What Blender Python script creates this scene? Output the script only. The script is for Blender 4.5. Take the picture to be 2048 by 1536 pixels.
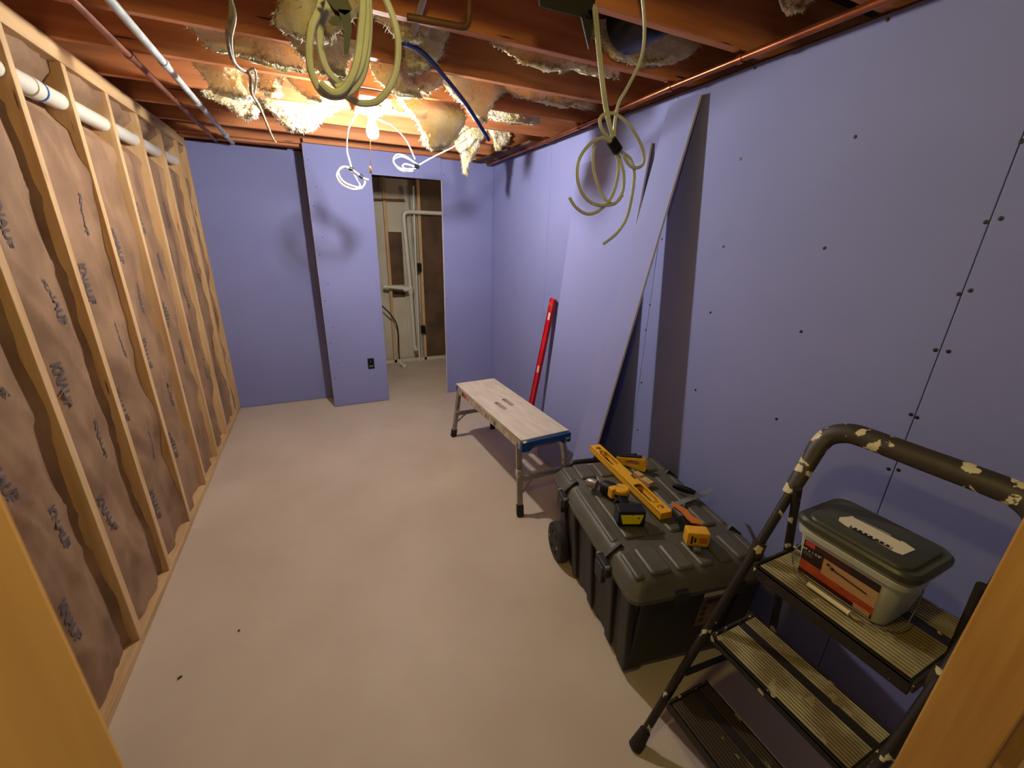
import bpy, bmesh, math, random
from mathutils import Vector, Matrix, noise
random.seed(7)
S = bpy.context.scene
COL = S.collection
for o in list(bpy.data.objects): bpy.data.objects.remove(o)

# ---------------------------------------------------------------- camera
F = 822.3; CAM = Vector((0.84, 0.0, 1.633))
RX, RY, RZ = -0.3399, -0.0279, -0.436
ROT = Matrix.Rotation(RZ, 3, 'Z') @ Matrix.Rotation(RX, 3, 'X') @ Matrix.Rotation(RY, 3, 'Y')
cd = bpy.data.cameras.new('camera'); cam = bpy.data.objects.new('camera', cd); COL.objects.link(cam)
cd.sensor_width = 36; cd.lens = F * 36 / 2048; cd.clip_start = 0.01
M4 = Matrix((ROT.col[0], ROT.col[2], -ROT.col[1])).transposed().to_4x4(); M4.translation = CAM
cam.matrix_world = M4
cd.dof.use_dof = True; cd.dof.focus_distance = 2.6; cd.dof.aperture_fstop = 11.0
S.camera = cam

# ---------------------------------------------------------------- light
world = bpy.data.worlds.new('world'); S.world = world; world.use_nodes = True
world.node_tree.nodes['Background'].inputs[0].default_value = (1.0, 0.86, 0.72, 1)
world.node_tree.nodes['Background'].inputs[1].default_value = 0.06
BULB_STRENGTH = 900.0
def point(name, loc, power, color, r):
    l = bpy.data.lights.new(name, 'POINT'); l.energy = power; l.color = color; l.shadow_soft_size = r
    o = bpy.data.objects.new(name, l); COL.objects.link(o); o.location = loc; return o
point('doorway_lamp', (1.02, 0.33, 2.22), 11, (1.0, 0.79, 0.22), 0.05)
point('washroom_light', (2.7, 4.9, 2.2), 2.2, (1.0, 0.85, 0.62), 0.05)  # unseen warm point light inside the washroom, no fixture modelled
S.view_settings.view_transform = 'Standard'; S.view_settings.look = 'None'
S.view_settings.gamma = 1; S.view_settings.use_curve_mapping = False
S.view_settings.exposure = 0.75

# ---------------------------------------------------------------- room numbers
W, YF, YB = 2.518, 4.171, 4.463          # right wall, boarded back wall, recessed back wall
HT = 2.311; JZ = 2.32                     # drywall top, joist underside
def P(u, v, x=None, y=None, z=None):      # photo pixel -> point on a known plane
    d = ROT @ Vector(((u - 1024) / F, 1, -(v - 768) / F))
    if x is not None: t = (x - CAM.x) / d.x
    elif y is not None: t = (y - CAM.y) / d.y
    else: t = (z - CAM.z) / d.z
    return CAM + d * t

# ---------------------------------------------------------------- materials
def lin(c):
    return tuple(((v/255)/12.92 if v/255 <= .04045 else ((v/255+.055)/1.055)**2.4) for v in c) + (1,)
def mat(name, c, rough=.6, metal=0.0, spec=.5, c2=None, scale=8, stretch=(1,1,1), bump=0.0, bscale=60, detail=4,
        lo=.35, hi=.65, emit=0, trans=0, rand=False):
    m = bpy.data.materials.new(name); m.use_nodes = True
    n = m.node_tree.nodes; L = m.node_tree.links; b = n['Principled BSDF']
    b.inputs['Base Color'].default_value = lin(c); b.inputs['Roughness'].default_value = rough
    b.inputs['Metallic'].default_value = metal; b.inputs['Specular IOR Level'].default_value = spec
    tc = n.new('ShaderNodeTexCoord'); mp = n.new('ShaderNodeMapping'); mp.inputs['Scale'].default_value = stretch
    L.new(tc.outputs['Object'], mp.inputs['Vector'])
    vec = mp.outputs['Vector']
    if rand:
        oi = n.new('ShaderNodeObjectInfo'); ml = n.new('ShaderNodeMath'); ml.operation = 'MULTIPLY'; ml.inputs[1].default_value = 37
        ad = n.new('ShaderNodeVectorMath'); ad.operation = 'ADD'
        L.new(oi.outputs['Random'], ml.inputs[0]); L.new(vec, ad.inputs[0]); L.new(ml.outputs[0], ad.inputs[1]); vec = ad.outputs[0]
    if c2:
        nz = n.new('ShaderNodeTexNoise'); nz.inputs['Scale'].default_value = scale; nz.inputs['Detail'].default_value = detail
        L.new(vec, nz.inputs['Vector'])
        cr = n.new('ShaderNodeValToRGB'); cr.color_ramp.elements[0].color = lin(c); cr.color_ramp.elements[1].color = lin(c2)
        cr.color_ramp.elements[0].position = lo; cr.color_ramp.elements[1].position = hi
        L.new(nz.outputs['Fac'], cr.inputs['Fac']); L.new(cr.outputs['Color'], b.inputs['Base Color'])
    if bump:
        nb = n.new('ShaderNodeTexNoise'); nb.inputs['Scale'].default_value = bscale; nb.inputs['Detail'].default_value = 6
        L.new(vec, nb.inputs['Vector'])
        bp = n.new('ShaderNodeBump'); bp.inputs['Strength'].default_value = bump; bp.inputs['Distance'].default_value = .01
        L.new(nb.outputs['Fac'], bp.inputs['Height']); L.new(bp.outputs['Normal'], b.inputs['Normal'])
    if emit:
        b.inputs['Emission Color'].default_value = lin(c); b.inputs['Emission Strength'].default_value = emit
    if trans: b.inputs['Transmission Weight'].default_value = trans
    return m
def knots(m, c, scale, thr):                # small dark spots over the base colour
    n = m.node_tree.nodes; L = m.node_tree.links; b = n['Principled BSDF']
    src = b.inputs['Base Color'].links[0].from_socket if b.inputs['Base Color'].links else None
    vec = [x for x in n if x.type == 'TEX_NOISE'][0].inputs['Vector'].links[0].from_socket
    v = n.new('ShaderNodeTexVoronoi'); v.inputs['Scale'].default_value = scale; L.new(vec, v.inputs['Vector'])
    cr = n.new('ShaderNodeValToRGB'); cr.color_ramp.elements[0].position = thr; cr.color_ramp.elements[1].position = thr*1.6
    cr.color_ramp.elements[0].color = (1,1,1,1); cr.color_ramp.elements[1].color = (0,0,0,1)
    mx = n.new('ShaderNodeMix'); mx.data_type = 'RGBA'
    L.new(v.outputs['Distance'], cr.inputs['Fac']); L.new(cr.outputs['Color'], mx.inputs[0])
    L.new(src, mx.inputs[6]); mx.inputs[7].default_value = lin(c); L.new(mx.outputs[2], b.inputs['Base Color'])
    return m
M = {}
M['drywall'] = mat('drywall', (136,141,196), .75, c2=(129,135,190), scale=1.3, bump=.02, bscale=240, spec=.3)
M['gypsum'] = mat('gypsum', (214,205,196), .9)
M['floor'] = mat('floor', (206,191,174), .55, c2=(196,180,163), scale=2.2, bump=.03, bscale=30, spec=.35)
M['stud'] = knots(mat('stud', (216,182,136), .7, c2=(196,158,112), scale=5, stretch=(6,6,.5), bump=.05, bscale=40, rand=True), (120,78,48), 5, .06)
M['plate'] = knots(mat('plate', (212,178,132), .7, c2=(192,154,110), scale=5, stretch=(6,.5,6), bump=.05, bscale=40), (120,78,48), 4, .07)
M['joist'] = knots(mat('joist', (204,132,84), .7, c2=(170,102,62), scale=4, stretch=(.5,6,6), bump=.08, bscale=30, rand=True), (60,30,22), 3, .05)
M['oldwood'] = mat('oldwood', (92,54,36), .8, c2=(60,36,26), scale=4, stretch=(1,4,4), bump=.1, bscale=30)
M['jamb'] = mat('jamb', (206,158,84), .7, c2=(188,138,66), scale=5, stretch=(8,8,.5))
M['kraft'] = mat('kraft', (158,126,98), .8, c2=(128,98,74), scale=5, bump=.12, bscale=22, rand=True)
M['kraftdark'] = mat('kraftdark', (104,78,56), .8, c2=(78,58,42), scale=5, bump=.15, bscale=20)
M['print'] = mat('print', (96,86,86), .9)
M['glass_wool'] = mat('glass_wool', (242,224,166), .95, c2=(248,242,220), scale=11, bump=1.0, bscale=70, detail=8, spec=.1, rand=True)
b_ = M['glass_wool'].node_tree.nodes['Principled BSDF']; b_.inputs['Subsurface Weight'].default_value = .35; b_.inputs['Subsurface Radius'].default_value = (1,.8,.5); b_.inputs['Subsurface Scale'].default_value = .02
M['pvc'] = mat('pvc', (222,218,206), .35)
M['pvcgrey'] = mat('pvcgrey', (178,182,184), .4, c2=(150,154,156), scale=14)
M['copper'] = mat('copper', (186,112,78), .28, .85, c2=(140,78,52), scale=6)
M['oldcopper'] = mat('oldcopper', (146,92,70), .5, .4, c2=(110,66,50), scale=7)
M['blue'] = mat('blue', (18,36,118), .35)
M['cable'] = mat('cable', (186,188,178), .45, c2=(168,170,158), scale=18)
M['whitecable'] = mat('whitecable', (232,230,228), .4)
M['oldcable'] = mat('oldcable', (112,92,74), .7, c2=(160,146,124), scale=40)
M['black'] = mat('black', (20,20,22), .45)
M['gloss'] = mat('gloss', (8,9,8), .3, spec=.3)
M['tape'] = mat('tape', (10,11,11), .5, spec=.25)
M['porcelain'] = mat('porcelain', (240,238,234), .3)
M['bulb'] = mat('bulb', (255,249,238), .3, emit=BULB_STRENGTH)
M['brass'] = mat('brass', (206,160,110), .35, .7)
M['rust'] = mat('rust', (112,76,50), .6, .4, c2=(84,54,36), scale=14)
M['steel'] = mat('steel', (150,142,138), .4, .7)
M['white_wall'] = mat('white_wall', (214,206,188), .8, c2=(200,190,170), scale=3)
M['alu'] = mat('alu', (176,168,158), .4, .65, c2=(154,148,140), scale=10)
M['deck'] = mat('deck', (216,204,188), .7, c2=(202,188,172), scale=6, stretch=(4,1,1))
M['bluecap'] = mat('bluecap', (18,66,132), .5, c2=(206,206,198), scale=16, lo=.66, hi=.69)
M['paintedalu'] = mat('paintedalu', (176,166,146), .55, .3, c2=(206,196,170), scale=18, lo=.5, hi=.55)
M['rubber'] = mat('rubber', (34,31,28), .7)
M['red'] = mat('red', (196,20,32), .35, c2=(214,40,50), scale=14)
M['toolbox'] = mat('toolbox', (34,33,33), .55, bump=.05, bscale=120)
M['toollid'] = mat('toollid', (88,84,72), .5, c2=(74,71,60), scale=5, bump=.06, bscale=140)
M['yellow'] = mat('yellow', (228,168,32), .4)
M['brightyellow'] = mat('brightyellow', (240,222,20), .5)
M['orange'] = mat('orange', (196,112,34), .45)
M['cream'] = mat('cream', (214,200,158), .5)
M['woodblock'] = mat('woodblock', (206,166,118), .7, c2=(184,142,96), scale=8, stretch=(1,8,8))
M['rule'] = mat('rule', (176,172,164), .3, .7)
M['ladder'] = mat('ladder', (50,40,28), .5, c2=(206,194,152), scale=20, lo=.595, hi=.61, bump=.06, bscale=60, detail=7)
M['ladderdark'] = mat('ladderdark', (34,28,22), .5, c2=(196,186,150), scale=22, lo=.655, hi=.67, detail=3)
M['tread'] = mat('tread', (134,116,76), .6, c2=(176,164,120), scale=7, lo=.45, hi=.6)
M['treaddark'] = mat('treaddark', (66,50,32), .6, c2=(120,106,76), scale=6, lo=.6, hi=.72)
M['pail'] = mat('pail', (206,208,190), .4, c2=(190,194,174), scale=5, trans=.25)
M['lid'] = mat('lid', (58,58,44), .4, c2=(72,72,50), scale=5)
M['lblack'] = mat('lblack', (28,20,20), .5)
M['lmaroon'] = mat('lmaroon', (62,20,18), .5)
M['lred'] = mat('lred', (196,60,56), .5)
M['lorange'] = mat('lorange', (186,78,32), .5, c2=(168,62,26), scale=20)
M['ltan'] = mat('ltan', (190,146,98), .5)
M['white'] = mat('white', (226,222,208), .6)
M['whiteprint'] = mat('whiteprint', (214,208,196), .6)
M['paper'] = mat('paper', (220,212,188), .8)
M['tagbrown'] = mat('tagbrown', (128,104,72), .7, c2=(110,88,60), scale=10)
M['tagdark'] = mat('tagdark', (60,48,32), .7)
M['ringblue'] = mat('ringblue', (16,84,150), .4)
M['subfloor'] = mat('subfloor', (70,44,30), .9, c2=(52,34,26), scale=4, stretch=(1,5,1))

# ---------------------------------------------------------------- mesh helpers
def NB(): return bmesh.new()
def box(bm, c, s, rot=None, bevel=0.0):
    r = bmesh.ops.create_cube(bm, size=1)['verts']
    for v in r: v.co = Vector((v.co.x*s[0], v.co.y*s[1], v.co.z*s[2]))
    if bevel:
        es = list({e for v in r for e in v.link_edges})
        q = bmesh.ops.bevel(bm, geom=es, offset=bevel, segments=2, affect='EDGES', profile=.6)
        r = list({v for f in q['faces'] for v in f.verts} | {v for v in r if v.is_valid})
    for v in r:
        if rot is not None: v.co = rot @ v.co
        v.co += Vector(c)
    return r
def bar(bm, a, b, w, h, up=(0,0,1), bevel=0.0):       # rectangular bar from a to b
    a, b = Vector(a), Vector(b); d = b - a; z = d.normalized(); x = z.cross(Vector(up))
    if x.length < 1e-4: x = z.cross(Vector((0,1,0)))
    x.normalize(); y = z.cross(x)
    R = Matrix((x, y, z)).transposed()
    return box(bm, (a+b)/2, (w, h, d.length), R, bevel)
def smooth_path(pts, n=8):
    pts = [Vector(p) for p in pts]
    if len(pts) < 3: return pts
    out = []
    for i in range(len(pts)-1):
        p0 = pts[max(i-1,0)]; p1 = pts[i]; p2 = pts[i+1]; p3 = pts[min(i+2,len(pts)-1)]
        for k in range(n):
            t = k/n
            out.append(.5*((2*p1)+(p2-p0)*t+(2*p0-5*p1+4*p2-p3)*t*t+(3*p1-p0-3*p2+p3)*t**3))
    out.append(pts[-1]); return out
def tube(bm, pts, r, seg=10, flat=1.0, radii=None, flatdir=None):
    pts = [Vector(p) for p in pts]; rings = []
    prev = None
    for i, p in enumerate(pts):
        t = (pts[min(i+1,len(pts)-1)] - pts[max(i-1,0)])
        if t.length < 1e-9: t = Vector((0,0,1))
        t.normalize()
        if prev is None:
            ref = Vector(flatdir) if flatdir else (Vector((0,0,1)) if abs(t.z) < .9 else Vector((1,0,0)))
            n1 = (ref - t*ref.dot(t)).normalized()
        else:
            n1 = prev - t*prev.dot(t)
            n1 = n1.normalized() if n1.length > 1e-6 else t.orthogonal().normalized()
        prev = n1; n2 = t.cross(n1); rr = radii[i] if radii else r
        rings.append([bm.verts.new(p + n1*math.cos(2*math.pi*k/seg)*rr + n2*math.sin(2*math.pi*k/seg)*rr*flat) for k in range(seg)])
    for a, b in zip(rings, rings[1:]):
        for k in range(seg): bm.faces.new((a[k], a[(k+1)%seg], b[(k+1)%seg], b[k]))
    bm.faces.new(rings[0][::-1]); bm.faces.new(rings[-1])
def lathe(bm, prof, c=(0,0,0), seg=28, R=None):       # profile of (radius, z)
    rings = []
    for r, z in prof:
        ring = []
        for k in range(seg):
            a = 2*math.pi*k/seg; v = Vector((r*math.cos(a), r*math.sin(a), z))
            if R is not None: v = R @ v
            ring.append(bm.verts.new(v + Vector(c)))
        rings.append(ring)
    for a, b in zip(rings, rings[1:]):
        for k in range(seg): bm.faces.new((a[k], a[(k+1)%seg], b[(k+1)%seg], b[k]))
    bm.faces.new(rings[0][::-1]); bm.faces.new(rings[-1])
def rrect(hx, hy, r, n=5):
    out = []
    for cx, cy, a0 in ((hx-r,hy-r,0), (-hx+r,hy-r,90), (-hx+r,-hy+r,180), (hx-r,-hy+r,270)):
        for k in range(n+1):
            a = math.radians(a0 + 90*k/n); out.append((cx+r*math.cos(a), cy+r*math.sin(a)))
    return out
def loft(bm, secs, c=(0,0,0)):                        # secs: (z, hx, hy, r) or with (ox, oy)
    rings = []
    for s in secs:
        z, hx, hy, r = s[:4]; ox, oy = (s[4], s[5]) if len(s) > 4 else (0, 0)
        rings.append([bm.verts.new((x+c[0]+ox, y+c[1]+oy, z+c[2])) for x, y in rrect(hx, hy, r)])
    n = len(rings[0])
    for a, b in zip(rings, rings[1:]):
        for k in range(n): bm.faces.new((a[k], a[(k+1)%n], b[(k+1)%n], b[k]))
    bm.faces.new(rings[0][::-1]); bm.faces.new(rings[-1])
def prism(bm, poly, h, Mx=Matrix.Identity(4)):        # polygon (x,y) extruded 0..h in z, then transformed
    a = [bm.verts.new(Mx @ Vector((x, y, 0))) for x, y in poly]; b = [bm.verts.new(Mx @ Vector((x, y, h))) for x, y in poly]
    n = len(poly)
    for k in range(n): bm.faces.new((a[k], a[(k+1)%n], b[(k+1)%n], b[k]))
    bm.faces.new(a[::-1]); bm.faces.new(b)
def plate_mesh(outline, holes, t, Mx=Matrix.Identity(4)):   # flat plate with holes, thickness t centred on z=0
    cu = bpy.data.curves.new('plate', 'CURVE'); cu.dimensions = '2D'; cu.fill_mode = 'BOTH'; cu.extrude = t/2
    for loop in [outline] + holes:
        sp = cu.splines.new('POLY'); sp.points.add(len(loop)-1); sp.use_cyclic_u = True
        for q, (x, y) in zip(sp.points, loop): q.co = (x, y, 0, 1)
    o = bpy.data.objects.new('plate', cu); COL.objects.link(o)
    dg = bpy.context.evaluated_depsgraph_get(); me = bpy.data.meshes.new_from_object(o.evaluated_get(dg))
    bpy.data.objects.remove(o); bm = NB(); bm.from_mesh(me); bpy.data.meshes.remove(me); bm.transform(Mx); return bm
def text_bm(s, size, Mx, bold=0.0):
    cu = bpy.data.curves.new('text', 'FONT'); cu.body = s; cu.size = size; cu.align_x = 'CENTER'; cu.align_y = 'CENTER'; cu.resolution_u = 2; cu.offset = bold
    o = bpy.data.objects.new('text', cu); COL.objects.link(o)
    dg = bpy.context.evaluated_depsgraph_get(); me = bpy.data.meshes.new_from_object(o.evaluated_get(dg))
    bpy.data.objects.remove(o); bm = NB(); bm.from_mesh(me); bpy.data.meshes.remove(me); bm.transform(Mx); return bm
def mesh_of(name, bm, m, smooth=False):
    bmesh.ops.recalc_face_normals(bm, faces=bm.faces[:])
    me = bpy.data.meshes.new(name); bm.to_mesh(me); bm.free(); me.materials.append(m)
    if smooth:
        for p in me.polygons: p.use_smooth = True
        try: me.set_sharp_from_angle(angle=math.radians(smooth if smooth is not True else 40))
        except Exception: pass
    return me
def part(name, bm, m, parent, smooth=False, label=None, kind=None):
    o = bpy.data.objects.new(name, mesh_of(name, bm, m, smooth)); COL.objects.link(o); o.parent = parent
    if label: o['label'] = label
    if kind: o['kind'] = kind
    return o
def link_part(name, me, parent, loc=(0,0,0)):
    o = bpy.data.objects.new(name, me); COL.objects.link(o); o.parent = parent; o.location = loc; return o
def tag(o, label, cat, group=None, kind=None):
    o['label'] = label; o['category'] = cat
    if group: o['group'] = group
    if kind: o['kind'] = kind
    return o
def thing(name, label, cat, loc=(0,0,0), rz=0, group=None, kind=None):
    o = bpy.data.objects.new(name, None); COL.objects.link(o); o.location = loc; o.rotation_euler = (0,0,rz)
    o.empty_display_size = .05
    return tag(o, label, cat, group, kind)
def single(name, bm, m, label, cat, group=None, kind=None, smooth=False):   # one-mesh thing, origin at its base
    xs = [v.co.copy() for v in bm.verts]
    lo = Vector([min(v[i] for v in xs) for i in range(3)]); hi = Vector([max(v[i] for v in xs) for i in range(3)])
    org = Vector(((lo.x+hi.x)/2, (lo.y+hi.y)/2, lo.z)); bm.transform(Matrix.Translation(-org))
    o = bpy.data.objects.new(name, mesh_of(name, bm, m, smooth)); COL.objects.link(o); o.location = org
    return tag(o, label, cat, group, kind)
def local(loc):                                       # world pixel point -> local of an unrotated thing
    l = Vector(loc); return lambda p: Vector(p) - l

# ================================================================ STRUCTURE
# floor
bm = NB(); box(bm, (1.3, 2.4, -.05), (4.4, 7.0, .1)); fl = single('floor', bm, M['floor'], 'beige painted concrete floor', 'floor', kind='structure')

# right wall: drywall sheets on a hidden core
wr = thing('wall_right', 'long wall of bare purple drywall sheets', 'wall', kind='structure')
bm = NB(); box(bm, (W+.06, 1.9, 1.15), (.09, 5.0, 2.3)); part('framing', bm, M['oldwood'], wr)
bm = NB(); box(bm, (W+.055, 1.9, 2.3145), (.11, 4.6, .005)); part('top_plate', bm, M['oldwood'], wr)
sheets = []
for y0, y1 in ((-.6,.557), (.557,1.795), (1.795,3.02), (3.02,4.184)):
    bm = NB(); box(bm, (W+.00635, (y0+y1)/2, .006+(HT-.006)/2), (.0127, y1-y0-.0022, HT-.006), bevel=.0018)
    sheets.append((y0, y1, part('drywall_sheet', bm, M['drywall'], wr)))
bm = NB(); lathe(bm, [(.0062,0), (.0062,.0006), (.003,.0014)], R=Matrix.Rotation(-math.pi/2,3,'Y'), seg=10); screw = mesh_of('screw', bm, M['black'])
def screw_on(uv):
    p = P(*uv, x=W)
    for y0, y1, sh in sheets:
        if y0 <= p.y < y1: link_part('screw', screw, sh, (W, p.y, p.z)); return
for uv in [(1972,444),(2002,437),(1918,588),(1941,581),(1871,700),(1897,703),(1822,829),(1834,835),(1777,938),(1797,940),(2043,283),(1710,274),
           (1481,318),(1447,493),(1649,496),(1421,625),(1602,663),(1553,838),(1510,137),(1775,40),(1391,780),(1300,610),(1292,660),(1283,765),(1275,860),
           (1324,478),(1640,885),(1650,1245)]: screw_on(uv)

# back wall: boarded front part with the doorway, recessed part at the left
wb = thing('wall_back', 'back wall of purple drywall with a doorway and a recess', 'wall', kind='structure')
XE, DL, DR, DZ = .842, 1.368, 1.995, 2.13
def sheet(name, x0, x1, z0, z1, y, m=M['drywall'], par=wb, t=.0127):
    bm = NB(); box(bm, ((x0+x1)/2, y+t/2, (z0+z1)/2), (x1-x0-.0015, t, z1-z0-.0015), bevel=.0015); return part(name, bm, m, par)
s1 = sheet('drywall_sheet', XE, DL, .004, 2.325, YF)
bm = NB(); box(bm, (XE-.001, YF+.0065, 1.165), (.002, .0135, 2.32)); part('sheet_edge', bm, M['gypsum'], s1, label='pale cut edge of drywall sheet')
sheet('drywall_sheet', DL, 1.74, DZ, 2.325, YF); sheet('drywall_sheet', 1.74, DR, DZ, 2.32, YF)
s2 = sheet('drywall_sheet', DR, W-.001, .004, 2.31, YF)
bm = NB(); box(bm, (DR-.001, YF+.008, 1.07), (.004, .017, 2.13)); part('sheet_edge', bm, M['gypsum'], s2)
sheet('drywall_sheet', -.09, 1.0, .004, 2.30, YB)
bm = NB(); lathe(bm, [(.0045,0), (.0045,.0006), (.002,.001)], R=Matrix.Rotation(math.pi/2,3,'X'), seg=8); screwb = mesh_of('screw', bm, M['black'])
for i, z in enumerate((.25,.6,1.0,1.4,1.8,2.15)):
    link_part('screw', screwb, s2, (DR+.025, YF, z+.03)); link_part('screw', screwb, s1, (XE+.03, YF, z+.05))
    if i < 5: link_part('screw', screwb, s1, (XE+.07, YF, z+.2))
# door studs behind the boards
for x in (DL-.03, DR+.03):
    bm = NB(); box(bm, (x+.012*(1 if x > 1.7 else -1), YF+.0127+.045, 1.06), (.038, .088, 2.12), bevel=.002); part('door_stud', bm, M['stud'], wb)
bm = NB(); box(bm, ((DL+DR)/2, YF+.0127+.045, DZ+.03), (DR-DL+.16, .088, .04), bevel=.002); part('door_header', bm, M['oldwood'], wb)
for x in (.95,): 
    bm = NB(); box(bm, (x, YF+.0127+.045, 1.16), (.038, .088, 2.3), bevel=.002); part('stud', bm, M['stud'], wb)
bm = NB(); box(bm, (W-.03, YF+.06, 1.1), (.05, .09, 2.2)); part('stud', bm, M['stud'], wb)

# left wall: studs, plates, kraft faced insulation
wl = thing('wall_left', 'open stud wall with kraft faced insulation between pine studs', 'wall', kind='structure')
SY0, SP = 2.192, .4064                   # far edge of the first fully seen stud, spacing
STUDS = [SY0 + i*SP - .019 for i in range(-5, 6)]
bm = NB(); box(bm, (-.0445, 0, 1.145), (.089, .038, 2.214), bevel=.003); studmesh = mesh_of('stud', bm, M['stud'])
for y in STUDS: link_part('stud', studmesh, wl, (random.uniform(-.002,.002), y, 0))
bm = NB(); box(bm, (-.0445, YB-.02, 1.145), (.089, .036, 2.214), bevel=.003); part('stud', bm, M['stud'], wl)
bm = NB(); box(bm, (-.0445, 2.14, .019), (.089, 4.62, .038), bevel=.004); part('bottom_plate', bm, M['plate'], wl)
bm = NB(); box(bm, (-.0445, 2.14, 2.2865), (.089, 4.62, .069), bevel=.003); part('top_plate', bm, M['plate'], wl)
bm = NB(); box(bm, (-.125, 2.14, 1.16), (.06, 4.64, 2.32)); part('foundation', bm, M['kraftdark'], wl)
def paper_x(t, z, sd, wide):
    b = -.056 + .026*math.sin(math.pi*t)
    b += .022*noise.noise(Vector((t*2.2+sd*7, z*2.1, sd))) + .010*noise.noise(Vector((t*5, z*6+sd*3, sd+4)))
    rg = noise.noise(Vector((z*3.5+t*2.4, t*1.5, sd*2.3+9)))
    b += .018*max(0, 1-abs(rg)*6)*(.5+.5*noise.noise(Vector((z*1.3, sd, 2))))
    e = .028 + .035*noise.noise(Vector((z*2.6, sd*5, 1))) + .012*noise.noise(Vector((z*9, sd*5, 3)))
    k = max(0, (t-.93)/.07); b += k*k*e*.8
    k = max(0, (.07-t)/.07); b += k*k*.012
    k = min(1, 1.6*max(0, 1-abs(z-2.112)/.10)); b = b*(1-k) - .090*k
    return min(b, -.004)
def batt(y0, y1, sd, marks=True):
    bm = NB(); nt, nz = 22, 110; g = []
    for j in range(nz+1):
        z = .038 + (2.214)*j/nz; row = []
        for i in range(nt+1):
            t = i/nt; yy = y0 + (y1-y0)*t
            row.append(bm.verts.new((paper_x(t, z, sd, y1-y0), yy, z)))
        g.append(row)
    for j in range(nz):
        for i in range(nt): bm.faces.new((g[j][i], g[j][i+1], g[j+1][i+1], g[j+1][i]))
    o = part('insulation_batt', bm, M['kraft'], wl, smooth=180)
    if not marks: return
    k = 0
    z = .25 + .37*((sd*.37) % 1)
    while z < 1.75:
        tt = (.30, .66)[k % 2]
        bmt = text_bm('KNAUF', .05, Matrix.Identity(4), .0022)
        bmesh.ops.subdivide_edges(bmt, edges=[e for e in bmt.edges if e.calc_length() > .02], cuts=1)
        for v in bmt.verts:
            zz = z - v.co.x; t2 = tt + v.co.y/(y1-y0)
            v.co = Vector((paper_x(t2, zz, sd, y1-y0)+.0022, y0+(y1-y0)*t2, zz))
        part('printed_mark', bmt, M['print'], o); z += .27; k += 1
for i in range(len(STUDS)-1):
    batt(STUDS[i]+.019, STUDS[i+1]-.019, i+1.0, i >= 3)
batt(STUDS[-1]+.019, YB-.038, 20.0, False)

# near wall the camera stands in: two doorway studs, and its studs to the right
wf = thing('wall_front', 'rough doorway studs in front wall', 'wall', kind='structure')
YN0, YN1, XL, XR = .054, .143, .756, 1.735
for x, m in ((XL-.019, 'jamb'), (XR+.019, 'jamb')):
    bm = NB(); box(bm, (x, (YN0+YN1)/2, 1.16), (.038, .089, 2.32), bevel=.003); part('doorway_stud', bm, M[m], wf)
bm = NB(); box(bm, (XR+.019, YN0-.03, 1.16), (.012, .02, 2.32)); part('edge_strip', bm, M['stud'], wf)
for x in (.36, -.03, 2.46):
    bm = NB(); box(bm, (x, (YN0+YN1)/2, 1.16), (.038, .089, 2.32), bevel=.003); part('doorway_stud', bm, M['jamb'], wf)

# ceiling: joists and subfloor
ce = thing('ceiling', 'open ceiling of old wooden joists', 'ceiling', kind='structure')
bm = NB(); box(bm, (0,0,0), (3.9, .038, .235), bevel=.004); jm = mesh_of('joist', bm, M['joist'])
JOISTS = [.94, 1.345, 1.70, 2.105, 2.505, 2.93, 3.375, 3.80, 4.21, 4.66, 5.07]
for y in JOISTS: link_part('joist', jm, ce, (1.2, y+.019, JZ+.1175))
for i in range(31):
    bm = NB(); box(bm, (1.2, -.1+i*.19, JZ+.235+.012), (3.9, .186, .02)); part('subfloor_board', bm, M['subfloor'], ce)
bm = NB(); box(bm, (1.215, 2.73, 2.305), (.16, .38, .02), bevel=.002); part('blocking', bm, M['joist'], ce)
bm = NB(); box(bm, (.42, YB-.16, 2.313), (.82, .09, .02)); part('nailer', bm, M['joist'], ce)
bm = NB(); box(bm, (1.68, YF-.02, 2.335), (1.66, .036, .03), bevel=.003); part('nailer', bm, M['joist'], ce)
bm = NB(); bar(bm, (2.42,3.1,2.312), (2.34,4.16,2.312), .09, .018, bevel=.002); part('nailer', bm, M['oldwood'], ce)

# ---------------------------------------------------------------- washroom beyond the doorway
wk = thing('wall_far', 'white washroom wall with studs and cut openings beyond the doorway', 'wall', kind='structure')
YW = 5.62
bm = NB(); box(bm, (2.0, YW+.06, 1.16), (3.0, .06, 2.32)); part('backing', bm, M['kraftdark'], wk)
def wsheet(a, b, c, d):        # x0,x1,z0,z1
    bm = NB(); box(bm, ((a+b)/2, YW+.01, (c+d)/2), (b-a, .02, d-c), bevel=.003); part('white_panel', bm, M['white_wall'], wk)
wsheet(1.0,1.66,.03,2.28); wsheet(1.66,2.1,1.67,2.28); wsheet(1.86,2.1,.03,1.67); wsheet(1.66,1.86,.03,.86); wsheet(1.66,1.86,.98,1.02)
for a, b in ((775,0), (838,1)):
    pass
def wstud(x): 
    bm = NB(); box(bm, (x, YW-.06, 1.14), (.036, .06, 2.28), bevel=.002); part('stud', bm, M['stud'], wk)
wstud(1.665); wstud(2.075); wstud(2.5)
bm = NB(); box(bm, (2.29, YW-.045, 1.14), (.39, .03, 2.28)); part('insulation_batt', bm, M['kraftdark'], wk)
bm = NB(); box(bm, (2.0, YW-.06, .019), (2.2, .06, .038)); part('bottom_plate', bm, M['white_wall'], wk)
bm = NB(); box(bm, (3.3, 4.9, 1.16), (.06, 1.5, 2.32)); single('wall_side', bm, M['drywall'], 'purple drywall side wall inside washroom', 'wall', kind='structure')
bm = NB(); box(bm, (.75, 5.05, 1.16), (.06, 1.1, 2.32)); single('wall_partition', bm, M['drywall'], 'purple drywall partition inside washroom', 'wall', kind='structure')

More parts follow.
